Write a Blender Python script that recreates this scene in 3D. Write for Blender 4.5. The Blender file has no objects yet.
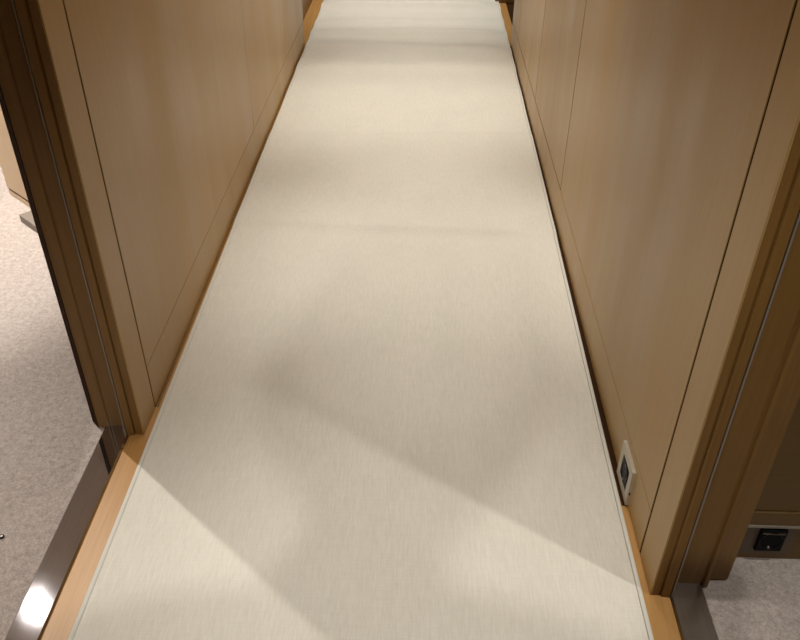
import bpy, bmesh, math, random
from mathutils import Vector, Matrix, noise
random.seed(4)
S = 0.81                      # survey units -> metres
scene = bpy.context.scene
COL = scene.collection

# ------------------------------------------------------------------ helpers
def V(p): return Vector(p) * S

class MB:
    """collects shapes (survey units) and links them as ONE mesh object"""
    def __init__(s): s.bm = bmesh.new()
    def box(s, a, b, bev=0.0, seg=2):
        bm = bmesh.new()
        bmesh.ops.create_cube(bm, size=1)
        c = [(a[i] + b[i]) / 2 for i in range(3)]; d = [abs(b[i] - a[i]) for i in range(3)]
        for v in bm.verts: v.co = Vector([c[i] + v.co[i] * d[i] for i in range(3)])
        if bev > 0:
            bmesh.ops.bevel(bm, geom=bm.edges[:], offset=bev, segments=seg, profile=0.6, affect='EDGES')
        s._merge(bm); return s
    def prism(s, poly, z0, z1, bev=0.0):
        """plan polygon (x, y) extruded vertically"""
        bm = bmesh.new()
        vs = [bm.verts.new((x, y, z0)) for x, y in poly]
        f = bm.faces.new(vs)
        r = bmesh.ops.extrude_face_region(bm, geom=[f])
        for v in r['geom']:
            if isinstance(v, bmesh.types.BMVert): v.co.z = z1
        bmesh.ops.recalc_face_normals(bm, faces=bm.faces[:])
        if bev > 0:
            ed = [e for e in bm.edges if abs(e.verts[0].co.z - e.verts[1].co.z) > 1e-5]
            bmesh.ops.bevel(bm, geom=ed, offset=bev, segments=2, profile=0.6, affect='EDGES')
        s._merge(bm); return s
    def sweep(s, prof, axis, t0, t1):
        """profile of (p, q) pairs swept along an axis: 'x' -> (y, z), 'y' -> (x, z)"""
        bm = bmesh.new()
        mk = (lambda p, t: (t, p[0], p[1])) if axis == 'x' else (lambda p, t: (p[0], t, p[1]))
        a = [bm.verts.new(mk(p, t0)) for p in prof]; b = [bm.verts.new(mk(p, t1)) for p in prof]
        n = len(prof)
        bm.faces.new(a); bm.faces.new(b)
        for i in range(n): bm.faces.new((a[i], a[(i + 1) % n], b[(i + 1) % n], b[i]))
        bmesh.ops.recalc_face_normals(bm, faces=bm.faces[:])
        s._merge(bm); return s
    def cyl(s, p0, p1, r0, r1=None, n=32, caps=True):
        r1 = r0 if r1 is None else r1
        p0, p1 = Vector(p0), Vector(p1); d = (p1 - p0)
        m = d.to_track_quat('Z', 'Y').to_matrix().to_4x4(); m.translation = (p0 + p1) / 2
        bm = bmesh.new()
        bmesh.ops.create_cone(bm, cap_ends=caps, segments=n, radius1=r0, radius2=r1, depth=d.length)
        bm.transform(m); s._merge(bm); return s
    def lathe(s, c, axis, prof, n=36):
        """profile of (radius, offset along axis)"""
        c = Vector(c); ax = Vector(axis).normalized()
        u = ax.orthogonal().normalized(); w = ax.cross(u)
        bm = bmesh.new(); rings = []
        for r, h in prof:
            rings.append([bm.verts.new(c + ax * h + (u * math.cos(2 * math.pi * k / n) + w * math.sin(2 * math.pi * k / n)) * r) for k in range(n)])
        for a, b in zip(rings, rings[1:]):
            for k in range(n): bm.faces.new((a[k], a[(k + 1) % n], b[(k + 1) % n], b[k]))
        bmesh.ops.recalc_face_normals(bm, faces=bm.faces[:])
        s._merge(bm); return s
    def _merge(s, bm):
        me = bpy.data.meshes.new('tmp'); bm.to_mesh(me); bm.free()
        s.bm.from_mesh(me); bpy.data.meshes.remove(me)
    def build(s, name, mat, parent=None, smooth=False, kind=None):
        me = bpy.data.meshes.new(name)
        off = parent_loc(parent)
        for v in s.bm.verts: v.co = v.co * S - off
        s.bm.to_mesh(me); s.bm.free()
        if smooth:
            for p in me.polygons: p.use_smooth = True
            me.set_sharp_from_angle(angle=math.radians(40))
        o = bpy.data.objects.new(name, me); COL.objects.link(o)
        me.materials.append(mat)
        if parent: o.parent = parent
        if kind: o['kind'] = kind
        return o

def parent_loc(p):
    v = Vector((0, 0, 0))
    while p is not None: v += p.location; p = p.parent
    return v

def tag(o, label=None, cat=None, group=None, kind=None):
    if label: o['label'] = label
    if cat: o['category'] = cat
    if group: o['group'] = group
    if kind: o['kind'] = kind
    return o

def empty(name, loc):
    o = bpy.data.objects.new(name, None); COL.objects.link(o); o.location = V(loc)
    o.empty_display_size = 0.05
    return o

# ------------------------------------------------------------------ materials
def srgb(r, g, b):
    f = lambda c: (c / 255 / 12.92) if c / 255 <= 0.04045 else ((c / 255 + 0.055) / 1.055) ** 2.4
    return (f(r), f(g), f(b), 1)

def base_mat(name, col, rough=0.5, metal=0.0, spec=0.5):
    m = bpy.data.materials.new(name); m.use_nodes = True
    b = m.node_tree.nodes['Principled BSDF']
    b.inputs['Base Color'].default_value = col
    b.inputs['Roughness'].default_value = rough
    b.inputs['Metallic'].default_value = metal
    b.inputs['Specular IOR Level'].default_value = spec
    return m, m.node_tree.nodes, m.node_tree.links, b

def noise_node(N, L, scale_vec, scale, detail=4, rough=0.55):
    tc = N.new('ShaderNodeTexCoord'); mp = N.new('ShaderNodeMapping')
    mp.inputs['Scale'].default_value = scale_vec
    L.new(tc.outputs['Object'], mp.inputs['Vector'])
    nz = N.new('ShaderNodeTexNoise'); nz.inputs['Scale'].default_value = scale
    nz.inputs['Detail'].default_value = detail; nz.inputs['Roughness'].default_value = rough
    L.new(mp.outputs['Vector'], nz.inputs['Vector'])
    return nz

def ramp(N, L, src, c0, c1, p0=0.35, p1=0.65):
    r = N.new('ShaderNodeValToRGB')
    r.color_ramp.elements[0].color = c0; r.color_ramp.elements[0].position = p0
    r.color_ramp.elements[1].color = c1; r.color_ramp.elements[1].position = p1
    L.new(src, r.inputs['Fac']); return r

def mixc(N, L, fac, a, b, mode='MIX'):
    m = N.new('ShaderNodeMix'); m.data_type = 'RGBA'; m.blend_type = mode
    if isinstance(fac, (int, float)): m.inputs[0].default_value = fac
    else: L.new(fac, m.inputs[0])
    L.new(a, m.inputs[6]); L.new(b, m.inputs[7]); return m.outputs[2]

def wood(name, light, dark, along='z', rough=0.34, fine=1.0, contrast=0.5, bump=0.05, coat=0.0):
    m, N, L, b = base_mat(name, light, rough)
    st = {'z': (1, 1, 0.035), 'y': (1, 0.03, 1), 'x': (0.03, 1, 1)}[along]
    st2 = {'z': (1, 1, 0.16), 'y': (1, 0.16, 1), 'x': (0.16, 1, 1)}[along]
    a = noise_node(N, L, st, 150 * fine, 5, 0.65)
    c = noise_node(N, L, st2, 7, 3, 0.5)
    r1 = ramp(N, L, a.outputs['Fac'], dark, light, 0.3, 0.7)
    r2 = ramp(N, L, c.outputs['Fac'], dark, light, 0.25, 0.7)
    mx = mixc(N, L, 1 - contrast, r1.outputs['Color'], r2.outputs['Color'])
    L.new(mx, b.inputs['Base Color'])
    bp = N.new('ShaderNodeBump'); bp.inputs['Strength'].default_value = bump; bp.inputs['Distance'].default_value = 0.002
    L.new(a.outputs['Fac'], bp.inputs['Height']); L.new(bp.outputs['Normal'], b.inputs['Normal'])
    rr = ramp(N, L, c.outputs['Fac'], (rough - .05,) * 3 + (1,), (rough + .07,) * 3 + (1,))
    L.new(rr.outputs['Color'], b.inputs['Roughness'])
    if coat: b.inputs['Coat Weight'].default_value = coat; b.inputs['Coat Roughness'].default_value = 0.25
    return m

VENEER = wood('oak_veneer', srgb(178, 145, 92), srgb(162, 127, 75), 'z', 0.36, 1.0, 0.45, 0.03)
JAMBW = wood('oak_frame_shaded', srgb(134, 98, 46), srgb(110, 77, 33), 'z', 0.42, 1.0, 0.5, 0.05)  # frame oak, darkened further to paint in shade on the reveals
OAKFLOOR = wood('oak_floor', srgb(192, 147, 88), srgb(166, 119, 63), 'y', 0.38, 0.9, 0.6, 0.06)
CABW = wood('cabinet_veneer', srgb(206, 180, 146), srgb(190, 162, 128), 'z', 0.4, 1.0, 0.4, 0.03)
DARKW = wood('cabinet_dark', srgb(104, 78, 34), srgb(88, 64, 26), 'x', 0.4, 1.0, 0.5, 0.04)
GROOVE, *_ = base_mat('shadow_gap', srgb(54, 33, 15), 0.9, 0, 0.1)  # dark brown paints in the shade of deep gaps and the unlit room
WHITE, *_ = base_mat('ceiling_paint', srgb(236, 230, 218), 0.7)
BLACKP, *_ = base_mat('black_plastic', srgb(6, 6, 8), 0.5, 0, 0.12)
NAVYP, *_ = base_mat('socket_well', srgb(8, 10, 18), 0.45, 0, 0.15)
SILVERP, *_ = base_mat('satin_silver', srgb(186, 177, 160), 0.36, 0.4)
BRONZE, *_ = base_mat('bronze_plate', srgb(92, 80, 66), 0.45, 0.3)
CHROME, *_ = base_mat('chrome', srgb(220, 220, 220), 0.18, 1.0)
SEAL, *_ = base_mat('grey_seal', srgb(150, 140, 128), 0.4, 0.4)
GREYB, *_ = base_mat('grey_block', srgb(128, 116, 106), 0.6)
BINDING, *_ = base_mat('grey_binding', srgb(210, 207, 196), 0.85)
RUBBER, *_ = base_mat('black_rubber', srgb(26, 22, 20), 0.6)

def steel(name, rough, c0, c1):
    m, N, L, b = base_mat(name, c1, rough, 1.0)
    a = noise_node(N, L, (1, 0.02, 1), 500, 3, 0.6)
    c = noise_node(N, L, (1, 1, 1), 40, 4, 0.6)
    rr = ramp(N, L, c.outputs['Fac'], (rough,) * 3 + (1,), (rough * 1.15,) * 3 + (1,), 0.5, 0.75)
    L.new(rr.outputs['Color'], b.inputs['Roughness'])
    r1 = ramp(N, L, a.outputs['Fac'], c0, c1, 0.3, 0.7)
    L.new(r1.outputs['Color'], b.inputs['Base Color'])
    return m
STEEL = steel('brushed_steel', 0.03, srgb(186, 181, 184), srgb(200, 196, 198))
DULL = steel('dull_steel', 0.3, srgb(156, 145, 134), srgb(168, 157, 146))

def carpet(name, c0, c1):
    m, N, L, b = base_mat(name, c1, 0.95, 0, 0.1)
    a = noise_node(N, L, (1, 1, 1), 300, 5, 0.7)
    c = noise_node(N, L, (1, 1, 1), 75, 4, 0.7)
    mx = N.new('ShaderNodeMath'); mx.operation = 'ADD'
    L.new(a.outputs['Fac'], mx.inputs[0]); L.new(c.outputs['Fac'], mx.inputs[1])
    hv = N.new('ShaderNodeMath'); hv.operation = 'MULTIPLY'; hv.inputs[1].default_value = 0.5
    L.new(mx.outputs[0], hv.inputs[0])
    r = ramp(N, L, hv.outputs[0], c0, c1, 0.36, 0.64)
    L.new(r.outputs['Color'], b.inputs['Base Color'])
    bp = N.new('ShaderNodeBump'); bp.inputs['Strength'].default_value = 0.7; bp.inputs['Distance'].default_value = 0.006
    L.new(hv.outputs[0], bp.inputs['Height']); L.new(bp.outputs['Normal'], b.inputs['Normal'])
    b.inputs['Sheen Weight'].default_value = 0.25
    return m
CARPET = carpet('wool_carpet', srgb(160, 147, 138), srgb(208, 195, 186))

def linen():
    m, N, L, b = base_mat('linen_fabric', srgb(216, 207, 188), 0.85, 0, 0.2)
    a = noise_node(N, L, (1, 0.08, 1), 380, 4, 0.7)      # long warp slubs
    w = noise_node(N, L, (0.05, 1, 1), 420, 2, 0.6)      # fine weft
    c = noise_node(N, L, (1, 0.5, 1), 9, 3, 0.5)
    r1 = ramp(N, L, a.outputs['Fac'], srgb(200, 194, 180), srgb(230, 225, 213), 0.32, 0.68)
    r2 = ramp(N, L, w.outputs['Fac'], srgb(208, 202, 189), srgb(225, 221, 209), 0.3, 0.7)
    r3 = ramp(N, L, c.outputs['Fac'], srgb(210, 206, 192), srgb(222, 215, 202), 0.3, 0.7)
    mx = mixc(N, L, 0.35, r1.outputs['Color'], r2.outputs['Color'])
    mx = mixc(N, L, 0.35, mx, r3.outputs['Color'])
    L.new(mx, b.inputs['Base Color'])
    ad = N.new('ShaderNodeMath'); ad.operation = 'ADD'
    L.new(a.outputs['Fac'], ad.inputs[0]); L.new(w.outputs['Fac'], ad.inputs[1])
    bp = N.new('ShaderNodeBump'); bp.inputs['Strength'].default_value = 0.25; bp.inputs['Distance'].default_value = 0.001
    L.new(ad.outputs[0], bp.inputs['Height']); L.new(bp.outputs['Normal'], b.inputs['Normal'])
    b.inputs['Sheen Weight'].default_value = 0.15
    return m
LINEN = linen()

# ------------------------------------------------------------------ camera (solved from the vanishing points)
F = 808.0
yv = Vector((32, -585, F)).normalized()
dv = Vector((-11, 1126, F)); dv = (dv - dv.dot(yv) * yv).normalized()
zv = -dv; xv = yv.cross(zv)
Rm = Matrix((xv, yv, zv))                       # camera (x right, y down, z ahead) -> world
H = 1.55
cd = bpy.data.cameras.new('camera'); cam = bpy.data.objects.new('camera', cd); COL.objects.link(cam)
cd.sensor_fit = 'HORIZONTAL'; cd.sensor_width = 36; cd.lens = 36 * F / 800
cd.clip_start = 0.01
R3 = Rm @ Matrix(((1, 0, 0), (0, -1, 0), (0, 0, -1)))
cam.matrix_world = Matrix.Translation(V((0, 0, H))) @ R3.to_4x4()
scene.camera = cam

# ------------------------------------------------------------------ the setting
CEIL = 2.62
LX, RX = -0.735, 0.534          # corridor wall faces

# oak floor of the corridor, between the two thresholds
MB().box((-0.777, -2.6, -0.05), (0.578, 8.2, 0.0), 0.003).build('floor', OAKFLOOR, kind='structure')
MB().box((RX - 0.014, 1.375, 0.0), (RX + 0.001, 5.05, 0.0012)).build('gap_shade_1', GROOVE, kind='structure')  # dark strip painting the shaded gap at the right wall foot
MB().box((LX - 0.001, 1.69, 0.0), (LX + 0.008, 4.97, 0.0012)).build('gap_shade_2', JAMBW, kind='structure')  # brown strip painting the shaded gap at the left wall foot
MB().box((-0.87, 4.99, -0.05), (-0.777, 6.15, 0.0)).build('floor_recess', OAKFLOOR, kind='structure')
MB().box((-4.6, -2.6, -0.06), (-0.852, 5.0, -0.002)).build('floor_left', CARPET, kind='structure')
MB().box((0.656, -2.6, -0.06), (2.6, 5.0, -0.002)).build('floor_right', CARPET, kind='structure')
MB().box((0.578, 5.05, -0.06), (2.4, 6.6, -0.003)).build('floor_far', GROOVE, kind='structure')  # dark colour stands in for carpet left unlit
MB().box((-4.6, -2.6, CEIL), (2.6, 8.2, CEIL + 0.05)).build('ceiling', WHITE, kind='structure')

# brushed steel thresholds
t = MB().sweep([(-0.852, -0.02), (-0.852, 0.001), (-0.848, 0.005), (-0.781, 0.005), (-0.777, 0.001), (-0.777, -0.02)], 'y', 0.3, 1.66)\
    .build('threshold_strip', STEEL)
tag(t, 'polished steel threshold strip between the bright beige carpet and the oak edge', 'threshold', 'steel door thresholds')
t = MB().sweep([(0.578, -0.02), (0.578, 0.001), (0.582, 0.005), (0.652, 0.005), (0.656, 0.001), (0.656, -0.02)], 'y', 0.0, 1.2)\
    .build('threshold_strip', DULL)
tag(t, 'dull dark steel threshold strip below the doorway with the black floor socket', 'threshold', 'steel door thresholds')

# left wall: core with panels separated by shadow gaps
G = 0.0035
core = MB().box((-0.89, 1.66, 0.0), (LX - 0.0018, 4.985, CEIL)).build('wall_left', GROOVE, kind='structure')
def lpanel(y0, y1, z0, z1, name='wall_panel'):
    MB().box((LX - 0.0025, y0, z0), (LX, y1, z1), 0.0004, 1).build(name, VENEER, core)
g = 0.0012
lpanel(1.687 + G, 3.33 - g, 0.145 + g, CEIL)
lpanel(3.33 + g, 4.28 - g, 0.145 + g, CEIL)
lpanel(4.28 + g, 4.985, 0.145 + g, CEIL)
lpanel(1.687 + G, 4.985, 0.004, 0.145 - g, 'plinth_panel')
MB().box((LX - 0.05, 4.985, 0.0), (LX, 4.997, CEIL), 0.001).build('end_panel', VENEER, core)

# right wall
core = MB().box((RX + 0.0018, 1.20, 0.0), (0.72, 5.06, CEIL)).build('wall_right', GROOVE, kind='structure')
def rpanel(y0, y1, z0, z1, name='wall_panel'):
    MB().box((RX, y0, z0), (RX + 0.0025, y1, z1), 0.0004, 1).build(name, VENEER, core)
h = 0.0042
rpanel(1.2315 + G, 2.81 - h, 0.145 + g * .7, CEIL)
rpanel(2.81 + h, 3.745 - h, 0.145 + h, CEIL)
rpanel(3.745 + h, 4.68 - h, 0.145 + h, CEIL)
rpanel(4.68 + h, 5.055, 0.145 + h, CEIL)
rpanel(1.2315 + G, 5.055, 0.004, 0.145 - h * .7, 'plinth_panel')
MB().box((RX, 5.055, 0.0), (RX + 0.05, 5.066, CEIL), 0.002).build('end_panel', VENEER, core)

# ---- left doorway (far jamb in the picture, near jamb and head beyond its edge)
DH = 2.46
d1 = empty('door_1', (-0.80, 1.58, 0)); d1['kind'] = 'structure'
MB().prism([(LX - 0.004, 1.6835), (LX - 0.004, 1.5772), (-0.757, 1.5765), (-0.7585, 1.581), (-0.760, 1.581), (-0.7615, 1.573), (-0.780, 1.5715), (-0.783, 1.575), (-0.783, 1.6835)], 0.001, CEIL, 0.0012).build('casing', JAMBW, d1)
MB().box((LX - 0.004, 1.577, 0.001), (LX, 1.6835, CEIL), 0.0008).build('casing_face', VENEER, d1)
MB().prism([(-0.7832, 1.575), (-0.7815, 1.5705), (-0.7845, 1.570), (-0.7865, 1.576), (-0.7865, 1.59), (-0.7832, 1.59)], 0.004, CEIL).build('metal_strip', SEAL, d1)
MB().prism([(-0.783, 1.622), (-0.802, 1.622), (-0.803, 1.606), (-0.836, 1.604), (-0.838, 1.600), (-0.868, 1.598), (-0.888, 1.618), (-0.888, 1.70), (-0.783, 1.70)], 0.003, CEIL, 0.002).build('jamb', JAMBW, d1)
MB().prism([(-0.867, 1.5982), (-0.8675, 1.5965), (-0.8905, 1.6185), (-0.892, 1.70), (-0.888, 1.70), (-0.888, 1.6182)], 0.003, CEIL).build('edge_strip', GROOVE, d1)  # dark cover added so the lamplit chamfer reads dark
MB().box((-0.783, 0.56, 0), (LX, 0.665, CEIL), 0.002).box((-0.9, 0.54, 0), (-0.783, 0.64, CEIL), 0.002).build('near_jamb', JAMBW, d1)
MB().box((-0.898, 0.64, DH), (LX, 1.57, CEIL), 0.002).build('head', JAMBW, d1)

# ---- right doorway
d2 = empty('door_2', (0.62, 1.12, 0)); d2['kind'] = 'structure'
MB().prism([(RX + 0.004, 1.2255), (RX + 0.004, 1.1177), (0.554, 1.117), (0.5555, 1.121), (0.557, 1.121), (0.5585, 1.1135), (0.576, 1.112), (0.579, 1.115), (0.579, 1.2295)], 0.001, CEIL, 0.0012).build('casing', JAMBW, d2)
MB().box((RX, 1.1175, 0.001), (RX + 0.004, 1.2255, CEIL), 0.0008).build('casing_face', VENEER, d2)
MB().prism([(0.5792, 1.116), (0.5778, 1.1105), (0.5812, 1.110), (0.583, 1.117), (0.583, 1.14), (0.5792, 1.14)], 0.004, CEIL).build('metal_strip', SEAL, d2)
MB().prism([(0.579, 1.1495), (0.655, 1.148), (0.6575, 1.141), (0.667, 1.1405), (0.6695, 1.162), (0.719, 1.1635), (0.721, 1.24), (0.579, 1.24)], 0.003, CEIL, 0.002).build('jamb', JAMBW, d2)
MB().box((RX, 0.1, 0), (0.583, 0.2, CEIL), 0.002).box((0.583, 0.08, 0), (0.721, 0.175, CEIL), 0.002).build('near_jamb', JAMBW, d2)
MB().box((RX, 0.19, DH), (0.70, 1.112, CEIL), 0.002).build('head', JAMBW, d2)

# ---- walls behind the viewpoint and round the side rooms
MB().box((-0.9, -2.6, 0), (LX, 0.56, CEIL)).build('wall_left_near', VENEER, kind='structure')
MB().box((RX, -2.6, 0), (0.72, 0.1, CEIL)).build('wall_right_near', VENEER, kind='structure')
MB().box((-4.6, -2.7, 0), (2.6, -2.6, CEIL)).build('wall_back', VENEER, kind='structure')
MB().box((-4.7, -2.6, 0), (-4.6, 5.0, CEIL)).box((-4.6, 5.0, 0), (-0.9, 5.1, CEIL)).build('wall_left_room', VENEER, kind='structure')
MB().box((2.6, -2.6, 0), (2.7, 1.4, CEIL)).box((0.72, 1.262, 0), (2.6, 1.4, CEIL)).build('wall_right_room', VENEER, kind='structure')
MB().box((-1.0, 8.2, 0), (1.0, 8.3, CEIL)).build('wall_far', VENEER, kind='structure')

# ---- far end: a closed door on the left, an open dark room on the right
d3 = empty('door_3', (-0.82, 5.5, 0)); d3['kind'] = 'structure'
MB().box((-0.87, 4.99, 0.004), (-0.808, 6.15, 2.3), 0.003).build('door_leaf', JAMBW, d3)
MB().box((-0.87, 4.99, 2.3), (-0.80, 6.15, CEIL), 0.002).build('head', JAMBW, d3)
MB().box((-0.9, 6.15, 0), (LX, 8.2, CEIL)).build('wall_left_far', VENEER, kind='structure')
d4 = empty('door_4', (0.62, 5.5, 0)); d4['kind'] = 'structure'
MB().box((0.5, 6.04, 0), (0.66, 6.15, CEIL), 0.002).build('jamb', JAMBW, d4)
MB().box((0.56, 5.07, 2.3), (0.66, 6.04, CEIL), 0.002).build('head', JAMBW, d4)
MB().box((RX, 6.15, 0), (0.72, 8.2, CEIL)).build('wall_right_far', VENEER, kind='structure')
MB().box((2.3, 5.0, 0), (2.4, 6.6, CEIL)).box((0.72, 6.5, 0), (2.3, 6.6, CEIL)).box((0.72, 4.97, 0), (2.3, 5.06, CEIL)).build('wall_dark_room', GROOVE, kind='structure')  # unlit look of the room is put into the dark wall colour

# ------------------------------------------------------------------ the runner
RL, RR_, Y0, Y1 = -0.717, 0.517, -1.9, 7.4
CREASES = [  # y, height, front width (towards viewer), back width, x skew
    (2.74, 0.0105, 0.035, 0.15, -0.035), (3.30, 0.006, 0.25, 0.22, 0.02), (4.60, 0.011, 0.075, 0.14, 0.03),
    (4.95, 0.007, 0.07, 0.10, -0.10), (5.22, 0.010, 0.05, 0.09, 0.05), (5.50, 0.009, 0.05, 0.07, 0.06),
    (5.84, 0.018, 0.05, 0.12, 0.02), (6.3, 0.010, 0.08, 0.12, -0.05), (6.8, 0.012, 0.07, 0.15, 0.05), (4.2, 0.003, 0.12, 0.12, -0.04), (3.62, 0.006, 0.14, 0.03, 0.03)]
def rz(x, y):
    z = 0.0
    for yc, hh, wf, wb, sk in CREASES:
        c = yc + sk * x + 0.03 * noise.noise((x * 1.6, yc * 7.3, 0.5))
        w = wf if y < c else wb
        amp = hh * (0.75 + 0.5 * noise.noise((x * 1.4 + 9, yc * 3.1, 2.2)))
        z += (1.8 if yc < 4 else 3.0) * max(amp, 0) * math.exp(-((y - c) / w) ** 2)
    far = min(max((y - 2.2) / 2.5, 0), 1)
    z += far * 0.011 * (noise.noise((x * 0.9, y * 3.6, 7.7)) + 0.25)
    z += far * 0.0026 * (noise.noise((x * 3.0, y * 9.0, 3.7)) + 0.25)
    z += 0.0012 * (noise.noise((x * 1.7, y * 1.5, 1.7)) + 0.3)
    e = min(min(x - RL, RR_ - x) / 0.16, 1)
    return 0.0045 + max(z, 0) * (0.4 + 0.6 * max(e, 0))
runner = empty('floor_runner', ((RL + RR_) / 2, Y0, 0))
tag(runner, 'long off-white linen floor runner laid down the middle of the oak corridor', 'runner')
def strip(x0, x1, nx, name, mat, lift=0.0, rnd=False):
    bm = bmesh.new(); ny = 620; rows = []
    for j in range(ny + 1):
        y = Y0 + (Y1 - Y0) * j / ny; row = []
        for i in range(nx + 1):
            x = x0 + (x1 - x0) * i / nx
            x += (0.008 if x > -0.1 else -0.006) * min(max((y - 1.4) / 1.6, 0), 1) * min(abs(x + 0.1) / 0.6, 1)
            z = rz(x, y) + lift
            if rnd: z += 0.0016 * math.sin(math.pi * i / nx)
            row.append(bm.verts.new(Vector((x, y, z)) * S - runner.location))
        rows.append(row)
    for j in range(ny):
        for i in range(nx): bm.faces.new((rows[j][i], rows[j][i + 1], rows[j + 1][i + 1], rows[j + 1][i]))
    for side in (0, nx):                                        # skirts down to the floor
        low = [bm.verts.new(Vector((r[side].co.x, r[side].co.y, 0.0004 - runner.location.z))) for r in rows]
        for j in range(ny): bm.faces.new((rows[j][side], rows[j + 1][side], low[j + 1], low[j]))
    bmesh.ops.recalc_face_normals(bm, faces=bm.faces[:])
    me = bpy.data.meshes.new(name); bm.to_mesh(me); bm.free()
    for p in me.polygons: p.use_smooth = True
    me.set_sharp_from_angle(angle=math.radians(60))
    o = bpy.data.objects.new(name, me); COL.objects.link(o); o.parent = runner; me.materials.append(mat)
    return o
BW = 0.011
strip(RL + BW, RR_ - BW, 44, 'fabric', LINEN)
strip(RL, RL + BW - 0.0006, 6, 'edge_binding', BINDING, 0.0006, True)['label'] = 'pale grey edge binding'
strip(RR_ - BW + 0.0015, RR_, 6, 'edge_binding', BINDING, 0.0006, True)['label'] = 'pale grey edge binding'

# ------------------------------------------------------------------ wall socket on the right wall
ws = empty('wall_socket', (RX, 1.425, 0.066))
tag(ws, 'square silver framed power socket low on the pale wood wall beside the runner', 'socket')
yc, zc, hs = 1.425, 0.066, 0.0562
def ring_plate(x_back, x_front, yc, zc, ho, hi, bev):
    mb = MB()
    for a0, a1, b0, b1 in ((-ho, ho, hi, ho), (-ho, ho, -ho, -hi), (-ho, -hi, -hi, hi), (hi, ho, -hi, hi)):
        mb.box((x_front, yc + a0, zc + b0), (x_back, yc + a1, zc + b1))
    bmesh.ops.remove_doubles(mb.bm, verts=mb.bm.verts[:], dist=1e-5)
    return mb
ring_plate(RX, RX - 0.009, yc, zc, hs, 0.034, 0).build('frame', SILVERP, ws)
MB().box((RX - 0.0080, yc - 0.0345, zc - 0.0345), (RX - 0.001, yc + 0.0345, zc + 0.0345), 0.002)\
    .build('insert', BLACKP, ws)
MB().lathe((RX - 0.0085, yc, zc), (1, 0, 0), [(0.0, 0.0), (0.024, 0.0), (0.0255, -0.0004), (0.0265, -0.0014), (0.0285, -0.0016), (0.030, 0.0005)])\
    .build('socket_well', NAVYP, ws, smooth=True)
for sg in (-1, 1):
    MB().cyl((RX - 0.0075, yc + sg * 0.012, zc), (RX - 0.0095, yc + sg * 0.012, zc), 0.0036, n=16).build('contact_hole', RUBBER, ws)
for sg in (-1, 1):
    MB().box((RX - 0.0105, yc - 0.003, zc + sg * 0.024 - 0.003), (RX - 0.006, yc + 0.003, zc + sg * 0.024 + 0.003), 0.001).build('earth_clip', GREYB, ws)
MB().box((RX - 0.006, yc - hs - 0.0012, zc - 0.02), (RX - 0.003, yc - hs + 0.001, zc - 0.013)).build('release_slot', BLACKP, ws)

# ------------------------------------------------------------------ cabinet with socket in the right-hand room
CY = 1.221
cb = empty('cabinet', (1.3, CY, 0))
tag(cb, 'dark brown wooden cabinet standing on the carpet past the right doorway', 'cabinet')
MB().box((0.735, CY, 0.172), (1.9, CY + 0.03, 2.3), 0.002).build('front_panel', DARKW, cb)
MB().box((0.735, CY - 0.004, 0.128), (1.9, CY + 0.03, 0.1695), 0.002).build('lower_rail', DARKW, cb)
MB().box((0.735, CY - 0.006, 0.120), (1.9, CY + 0.03, 0.1275), 0.0012).build('edge_trim', SEAL, cb)
MB().box((0.735, CY + 0.008, 0.0), (1.9, CY + 0.03, 0.1195)).build('plinth', DARKW, cb)
fs = empty('floor_socket', (0.815, CY, 0.07))
tag(fs, 'black power socket in a bronze plate at the foot of the dark cabinet', 'socket')
MB().box((0.752, CY + 0.002, 0.024), (0.868, CY + 0.0085, 0.1185), 0.001).build('plate', BRONZE, fs)
mb = MB().box((0.784, CY - 0.006, 0.042), (0.844, CY + 0.003, 0.112), 0.002)
mb.build('insert', BLACKP, fs)
MB().lathe((0.814, CY - 0.0065, 0.077), (0, 1, 0), [(0.0, 0.008), (0.022, 0.008), (0.024, 0.0), (0.027, -0.001), (0.029, 0.0)]).build('socket_well', NAVYP, fs, smooth=True)
MB().box((0.789, CY - 0.0075, 0.100), (0.839, CY - 0.0055, 0.104), 0.0006).build('rim', BRONZE, fs)
MB().lathe((0.812, CY - 0.006, 0.0575), (0, -1, 0), [(0.0035, 0.0), (0.003, 0.002), (0.0018, 0.003), (0.0, 0.0034)], 14).build('screw', CHROME, fs, smooth=True)

# ------------------------------------------------------------------ left-hand room: cabinet corner and small objects
A = Vector((-1.700, 2.958)); dirv = Vector((0.203, -0.176)).normalized(); nrm = Vector((-dirv.y, dirv.x))
def quad(o0, o1, d0, d1):
    return [tuple(A + dirv * o0 + nrm * d0), tuple(A + dirv * o1 + nrm * d0), tuple(A + dirv * o1 + nrm * d1), tuple(A + dirv * o0 + nrm * d1)]
lc = empty('side_cabinet', (A.x, A.y, 0))
tag(lc, 'pale wood cabinet corner standing on the bright carpet behind the left door jamb', 'cabinet')
MB().prism(quad(0, 0.62, 0, 0.3), 0.034, 1.3, 0.003).build('body', CABW, lc)
MB().prism(quad(0.006, 0.614, 0.006, 0.29), 0.024, 0.034).build('shadow_gap', GROOVE, lc)
MB().prism(quad(0.002, 0.618, 0.002, 0.298), 0.0, 0.024, 0.001).build('plinth', CABW, lc)
B = Vector((-1.555, 2.73))
def quad2(o0, o1, d0, d1):
    return [tuple(B + dirv * o0 + nrm * d0), tuple(B + dirv * o1 + nrm * d0), tuple(B + dirv * o1 + nrm * d1), tuple(B + dirv * o0 + nrm * d1)]
fb = MB().prism(quad2(0, 0.4, 0, 0.06), 0.0, 0.03, 0.002).build('foot_block', GREYB)
tag(fb, 'low grey block lying on the bright carpet at the foot of the pale cabinet', 'block')
st = empty('carpet_stud', (-0.972, 1.224, 0))
tag(st, 'tiny dark round stud in the beige carpet at the picture edge by the steel strip', 'stud')
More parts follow.
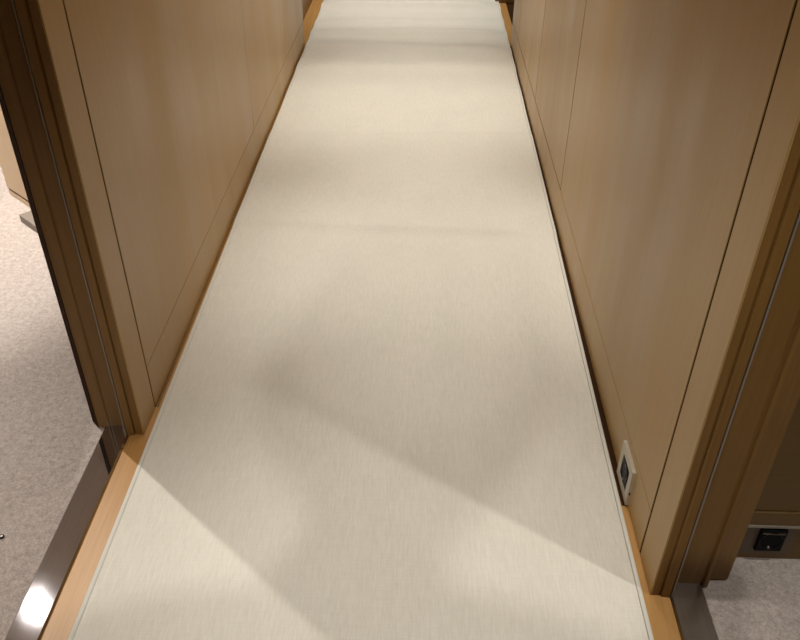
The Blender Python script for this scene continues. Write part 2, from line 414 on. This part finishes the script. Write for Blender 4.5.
MB().lathe((-0.974, 1.222, -0.002), (0, 0, 1), [(0.006, 0.0), (0.006, 0.004), (0.005, 0.005), (0.0035, 0.005), (0.003, 0.003)], 20).build('ring', RUBBER, st, smooth=True)
MB().cyl((-0.974, 1.222, -0.002), (-0.974, 1.222, 0.002), 0.0036, n=16).build('centre', SEAL, st)

# ------------------------------------------------------------------ lamps
EMIT = bpy.data.materials.new('lamp_lens'); EMIT.use_nodes = True
_n = EMIT.node_tree.nodes; _b = _n['Principled BSDF']
_b.inputs['Base Color'].default_value = (1, .95, .85, 1)
_b.inputs['Emission Color'].default_value = (1, 0.86, 0.66, 1); _b.inputs['Emission Strength'].default_value = 30
def downlight(x, y, energy, cone, blend, label, col=(1.0, 0.87, 0.70), rad=0.022, aim=None):
    o = empty('downlight', (x, y, CEIL))
    tag(o, label, 'lamp', 'recessed ceiling downlights')
    MB().lathe((x, y, CEIL), (0, 0, -1), [(0.03, -0.001), (0.032, 0.004), (0.048, 0.006), (0.052, 0.003), (0.053, 0.0)], 32).build('trim_ring', CHROME, o, smooth=True)
    MB().cyl((x, y, CEIL - 0.0005), (x, y, CEIL - 0.003), 0.03, n=32).build('lens', EMIT, o)
    ld = bpy.data.lights.new('spot', 'SPOT'); ld.energy = energy; ld.color = col
    ld.spot_size = math.radians(cone); ld.spot_blend = blend; ld.shadow_soft_size = rad
    l = bpy.data.objects.new('spot', ld); COL.objects.link(l); l.parent = o; l.location = (0, 0, -0.012)
    if aim: l.rotation_euler = (V(aim) - V((x, y, CEIL))).to_track_quat('-Z', 'Y').to_euler()
    return o
W = (1.0, 0.978, 0.925)
WL = (1, .96, .905)
def spill(o, energy, cone, blend, col=W, rad=0.022):
    """wide, weaker part of a lamp's beam"""
    ld = bpy.data.lights.new('spill', 'SPOT'); ld.energy = energy; ld.color = col
    ld.spot_size = math.radians(cone); ld.spot_blend = blend; ld.shadow_soft_size = rad
    l = bpy.data.objects.new('spill', ld); COL.objects.link(l); l.parent = o; l.location = (0, 0, -0.014)
a = downlight(-0.05, 4.05, 60, 46, 1.0, 'ceiling downlight over the far part of the runner', W); spill(a, 48, 120, 0.8)
a = downlight(0.05, 2.48, 56, 44, 1.0, 'ceiling downlight over the middle of the runner', W); spill(a, 12, 120, 0.8)
downlight(0.05, 1.10, 46, 40, 1.0, 'added fill spot on the ceiling between the two doorways', W)  # added lamp, brightens the near end of the runner
a = downlight(-0.49, -0.82, 46, 58, 0.6, 'ceiling downlight behind the doorways', W, rad=0.016, aim=(0.05, 0.85, 0))
downlight(-0.1, 6.1, 92, 60, 1.0, 'ceiling downlight over the far end of the runner', W)
downlight(1.22, 0.66, 30, 88, 0.5, 'ceiling downlight in the right-hand room', W)
downlight(-1.75, 1.0, 60, 52, 1.0, 'added fill spot on the ceiling just inside the left-hand room', WL)  # added lamp, lifts the near part of the left carpet
a = downlight(-2.18, 2.77, 150, 58, 0.5, 'ceiling downlight in the left-hand room beside the pale cabinet', WL); spill(a, 95, 120, 0.6, WL)

# ------------------------------------------------------------------ the photographer, standing behind the viewpoint
SKIN, *_ = base_mat('skin', srgb(206, 160, 132), 0.5)
CLOTH, *_ = base_mat('navy_cotton', srgb(44, 50, 66), 0.85)
TROUS, *_ = base_mat('grey_wool', srgb(70, 70, 74), 0.85)
HAIR, *_ = base_mat('dark_hair', srgb(40, 28, 20), 0.6)
LEATHER, *_ = base_mat('black_leather', srgb(24, 22, 22), 0.4)
PX, PY = -0.38, -0.30
person = empty('person', (PX, PY, 0))
tag(person, 'person in navy top and grey trousers holding up a phone', 'person')
def skin_mesh(name, pts, edges, mat, parent, root=0, sub=2):
    me = bpy.data.meshes.new(name); off = parent_loc(parent)
    me.from_pydata([V(p[:3]) - off for p in pts], edges, [])
    o = bpy.data.objects.new(name, me); COL.objects.link(o); o.parent = parent
    me.materials.append(mat)
    m = o.modifiers.new('skin', 'SKIN'); m.use_smooth_shade = True
    sv = me.skin_vertices[0].data
    for i, p in enumerate(pts):
        rx, ry = (p[3], p[4]) if len(p) > 4 else (p[3], p[3])
        sv[i].radius = (rx * S, ry * S); sv[i].use_root = (i == root)
    m2 = o.modifiers.new('sub', 'SUBSURF'); m2.levels = sub; m2.render_levels = sub
    return o
def P(x, y, z, *r): return (PX + x, PY + y, z, *r)
fwd, dn, rt = Rm @ Vector((0, 0, 1)), Rm @ Vector((0, 1, 0)), Rm @ Vector((1, 0, 0))                                     # the phone stands square to the line of sight
C0 = Vector((0, 0, H)) - fwd * 0.022
def ph(a, b, c=0.0): return C0 + rt * a + dn * b - fwd * c   # right, down, towards the holder
HL, HR = ph(-0.122, 0.115, 0.05), ph(0.054, 0.125, 0.05)
def rel(v, *r): return (v.x, v.y, v.z, *r)
WLf, WRt = HL + Vector((-0.03, -0.085, -0.06)), HR + Vector((0.03, -0.085, -0.06))
pts = [P(0, 0, 1.12, .17, .12), P(0, -.01, 1.32, .15, .105), P(0, 0, 1.52, .18, .12), P(0, .01, 1.70, .15, .10), P(0, .03, 1.83, .065, .065), P(0, .055, 1.90, .062),
       P(-.21, 0, 1.70, .072), P(-.23, .08, 1.36, .056), rel(WLf, .036), rel(HL, .036, .02),
       P(.21, 0, 1.70, .072), P(.31, .06, 1.38, .056), rel(WRt, .036), rel(HR, .036, .02),
       P(-.11, 0, 1.06, .115), P(-.12, .02, .58, .078), P(-.12, -.02, .12, .05), P(-.13, .06, .05, .05), P(-.14, .16, .035, .042),
       P(.11, 0, 1.06, .115), P(.12, .02, .58, .078), P(.12, -.02, .12, .05), P(.13, .06, .05, .05), P(.14, .16, .035, .042)]
ed = [(0, 1), (1, 2), (2, 3), (3, 4), (4, 5), (3, 6), (6, 7), (7, 8), (8, 9), (3, 10), (10, 11), (11, 12), (12, 13), (0, 14), (14, 15), (15, 16), (16, 17), (17, 18), (0, 19), (19, 20), (20, 21), (21, 22), (22, 23)]
skin_mesh('body', pts, ed, SKIN, person)
# head with brow, nose, chin and ears, tilted down towards the phone
def head():
    bm = bmesh.new(); bmesh.ops.create_uvsphere(bm, u_segments=32, v_segments=24, radius=1)
    for v in bm.verts:
        x, y, z = v.co
        w = 0.088 * (1 - 0.22 * max(-z, 0)); d = 0.112
        nx, ny, nz = x * w, y * d, z * 0.142
        if y > 0:
            nose = math.exp(-((x / .16) ** 2 + ((z + .12) / .22) ** 2)) * .026
            eyes = -math.exp(-(((abs(x) - .38) / .18) ** 2 + ((z - .06) / .12) ** 2)) * .010
            mouth = math.exp(-((x / .3) ** 2 + ((z + .52) / .07) ** 2)) * .006
            chin = math.exp(-((x / .3) ** 2 + ((z + .8) / .2) ** 2)) * .016
            ny += nose + eyes + mouth + chin
        ny += math.exp(-((abs(x) - 1) ** 2 / .02 + (z + .02) ** 2 / .05)) * -.01
        nx += math.copysign(math.exp(-((abs(x) - 1) ** 2 / .01 + (z + .02) ** 2 / .04 + (y + .1) ** 2 / .02)) * .016, x)
        v.co = (nx, ny, nz)
    return bm
HC = Vector((PX, PY + .10, 2.0))
def headpiece(name, bm, mat):
    r = Matrix.Rotation(math.radians(-28), 3, 'X')
    off = parent_loc(person)
    for v in bm.verts: v.co = (HC + r @ v.co) * S - off
    me = bpy.data.meshes.new(name); bm.to_mesh(me); bm.free()
    for p in me.polygons: p.use_smooth = True
    me.materials.append(mat); o = bpy.data.objects.new(name, me); COL.objects.link(o); o.parent = person
headpiece('head', head(), SKIN)
hb = head()
bmesh.ops.delete(hb, geom=[f for f in hb.faces if (lambda c: not (c.z > 0.075 or (c.y < 0.01 and c.z > -0.06)))(f.calc_center_median())], context='FACES')
for v in hb.verts: v.co *= 1.07
headpiece('hair', hb, HAIR)
skin_mesh('shirt', [P(0, 0, 0.93, .23, .2), P(0, 0, 1.12, .215, .175), P(0, -.01, 1.30, .18, .135), P(0, 0, 1.52, .19, .132), P(0, .01, 1.70, .16, .11), P(0, .025, 1.86, .085, .085),
       P(-.21, 0, 1.70, .084), P(-.23, .08, 1.36, .066), rel(WLf + Vector((-.03, -.03, -.02)), .05), P(.21, 0, 1.70, .084), P(.31, .06, 1.38, .068), rel(WRt + Vector((.03, -.03, -.02)), .05)],
       [(0, 1), (1, 2), (2, 3), (3, 4), (4, 5), (4, 6), (6, 7), (7, 8), (4, 9), (9, 10), (10, 11)], CLOTH, person)
skin_mesh('trousers', [P(0, 0, 1.16, .185, .14), P(-.11, 0, 1.04, .125), P(-.12, .02, .58, .092), P(-.12, -.02, .08, .075), P(.11, 0, 1.04, .125), P(.12, .02, .58, .092), P(.12, -.02, .08, .075)],
       [(0, 1), (1, 2), (2, 3), (0, 4), (4, 5), (5, 6)], TROUS, person)
for sg in (-1, 1):
    skin_mesh('shoe', [P(sg * .12, -.05, .062, .052, .05), P(sg * .13, .06, .058, .055, .052), P(sg * .14, .18, .048, .048, .04)], [(0, 1), (1, 2)], LEATHER, person)
# fingers closed round the two long edges of the phone
for hc, sg, edge in ((HL, -1, -0.085), (HR, 1, 0.018)):
    for k, ln in enumerate((.9, 1.0, .95, .78)):
        b0 = 0.085 + k * 0.022
        skin_mesh('finger', [rel(hc + dn * (b0 - .115), .011), rel(ph(edge + sg * .016, b0, 0.006), .0105), rel(ph(edge + sg * .010, b0, -.018), .0095), rel(ph(edge - sg * .022 * ln, b0, -.019), .008)], [(0, 1), (1, 2), (2, 3)], SKIN, person)
    skin_mesh('thumb', [rel(hc + dn * -.02, .013), rel(ph(edge + sg * .006, .075, .026), .012), rel(ph(edge - sg * .018, .062, .024), .010)], [(0, 1), (1, 2)], SKIN, person)
# the phone itself
phone = empty('phone', tuple(ph(-0.034, 0.075)))
tag(phone, 'slim black phone held upright in both hands', 'phone')
def slab(a0, a1, b0, b1, c0, c1, name, mat, bev):
    bm = bmesh.new(); bmesh.ops.create_cube(bm, size=1)
    for v in bm.verts: v.co = ((a0 + a1) / 2 + v.co.x * (a1 - a0), (b0 + b1) / 2 + v.co.y * (b1 - b0), (c0 + c1) / 2 + v.co.z * (c1 - c0))
    ed = [e for e in bm.edges if abs(e.verts[0].co.z - e.verts[1].co.z) > 1e-6]
    bmesh.ops.bevel(bm, geom=ed, offset=bev, segments=4, affect='EDGES')
    off = parent_loc(phone)
    for v in bm.verts: v.co = ph(*v.co) * S - off
    bmesh.ops.recalc_face_normals(bm, faces=bm.faces[:])
    me = bpy.data.meshes.new(name); bm.to_mesh(me); bm.free(); me.materials.append(mat)
    o = bpy.data.objects.new(name, me); COL.objects.link(o); o.parent = phone
slab(-0.078, 0.010, -0.012, 0.168, 0.0, 0.010, 'body', BLACKP, 0.012)
slab(-0.075, 0.007, -0.009, 0.165, 0.010, 0.0106, 'screen', NAVYP, 0.010)
slab(-0.034, 0.008, -0.010, 0.034, -0.003, 0.0, 'camera_bump', BLACKP, 0.008)

w = bpy.data.worlds.new('world'); scene.world = w; w.use_nodes = True
w.node_tree.nodes['Background'].inputs['Color'].default_value = (1, 0.9, 0.78, 1)
w.node_tree.nodes['Background'].inputs['Strength'].default_value = 0.02

vs = scene.view_settings
scene.display_settings.display_device = 'sRGB'
vs.view_transform = 'Standard'; vs.look = 'None'; vs.exposure = 0.54; vs.gamma = 1.0; vs.use_curve_mapping = False
scene.cycles.use_denoising = True
scene.cycles.max_bounces = 10; scene.cycles.diffuse_bounces = 6
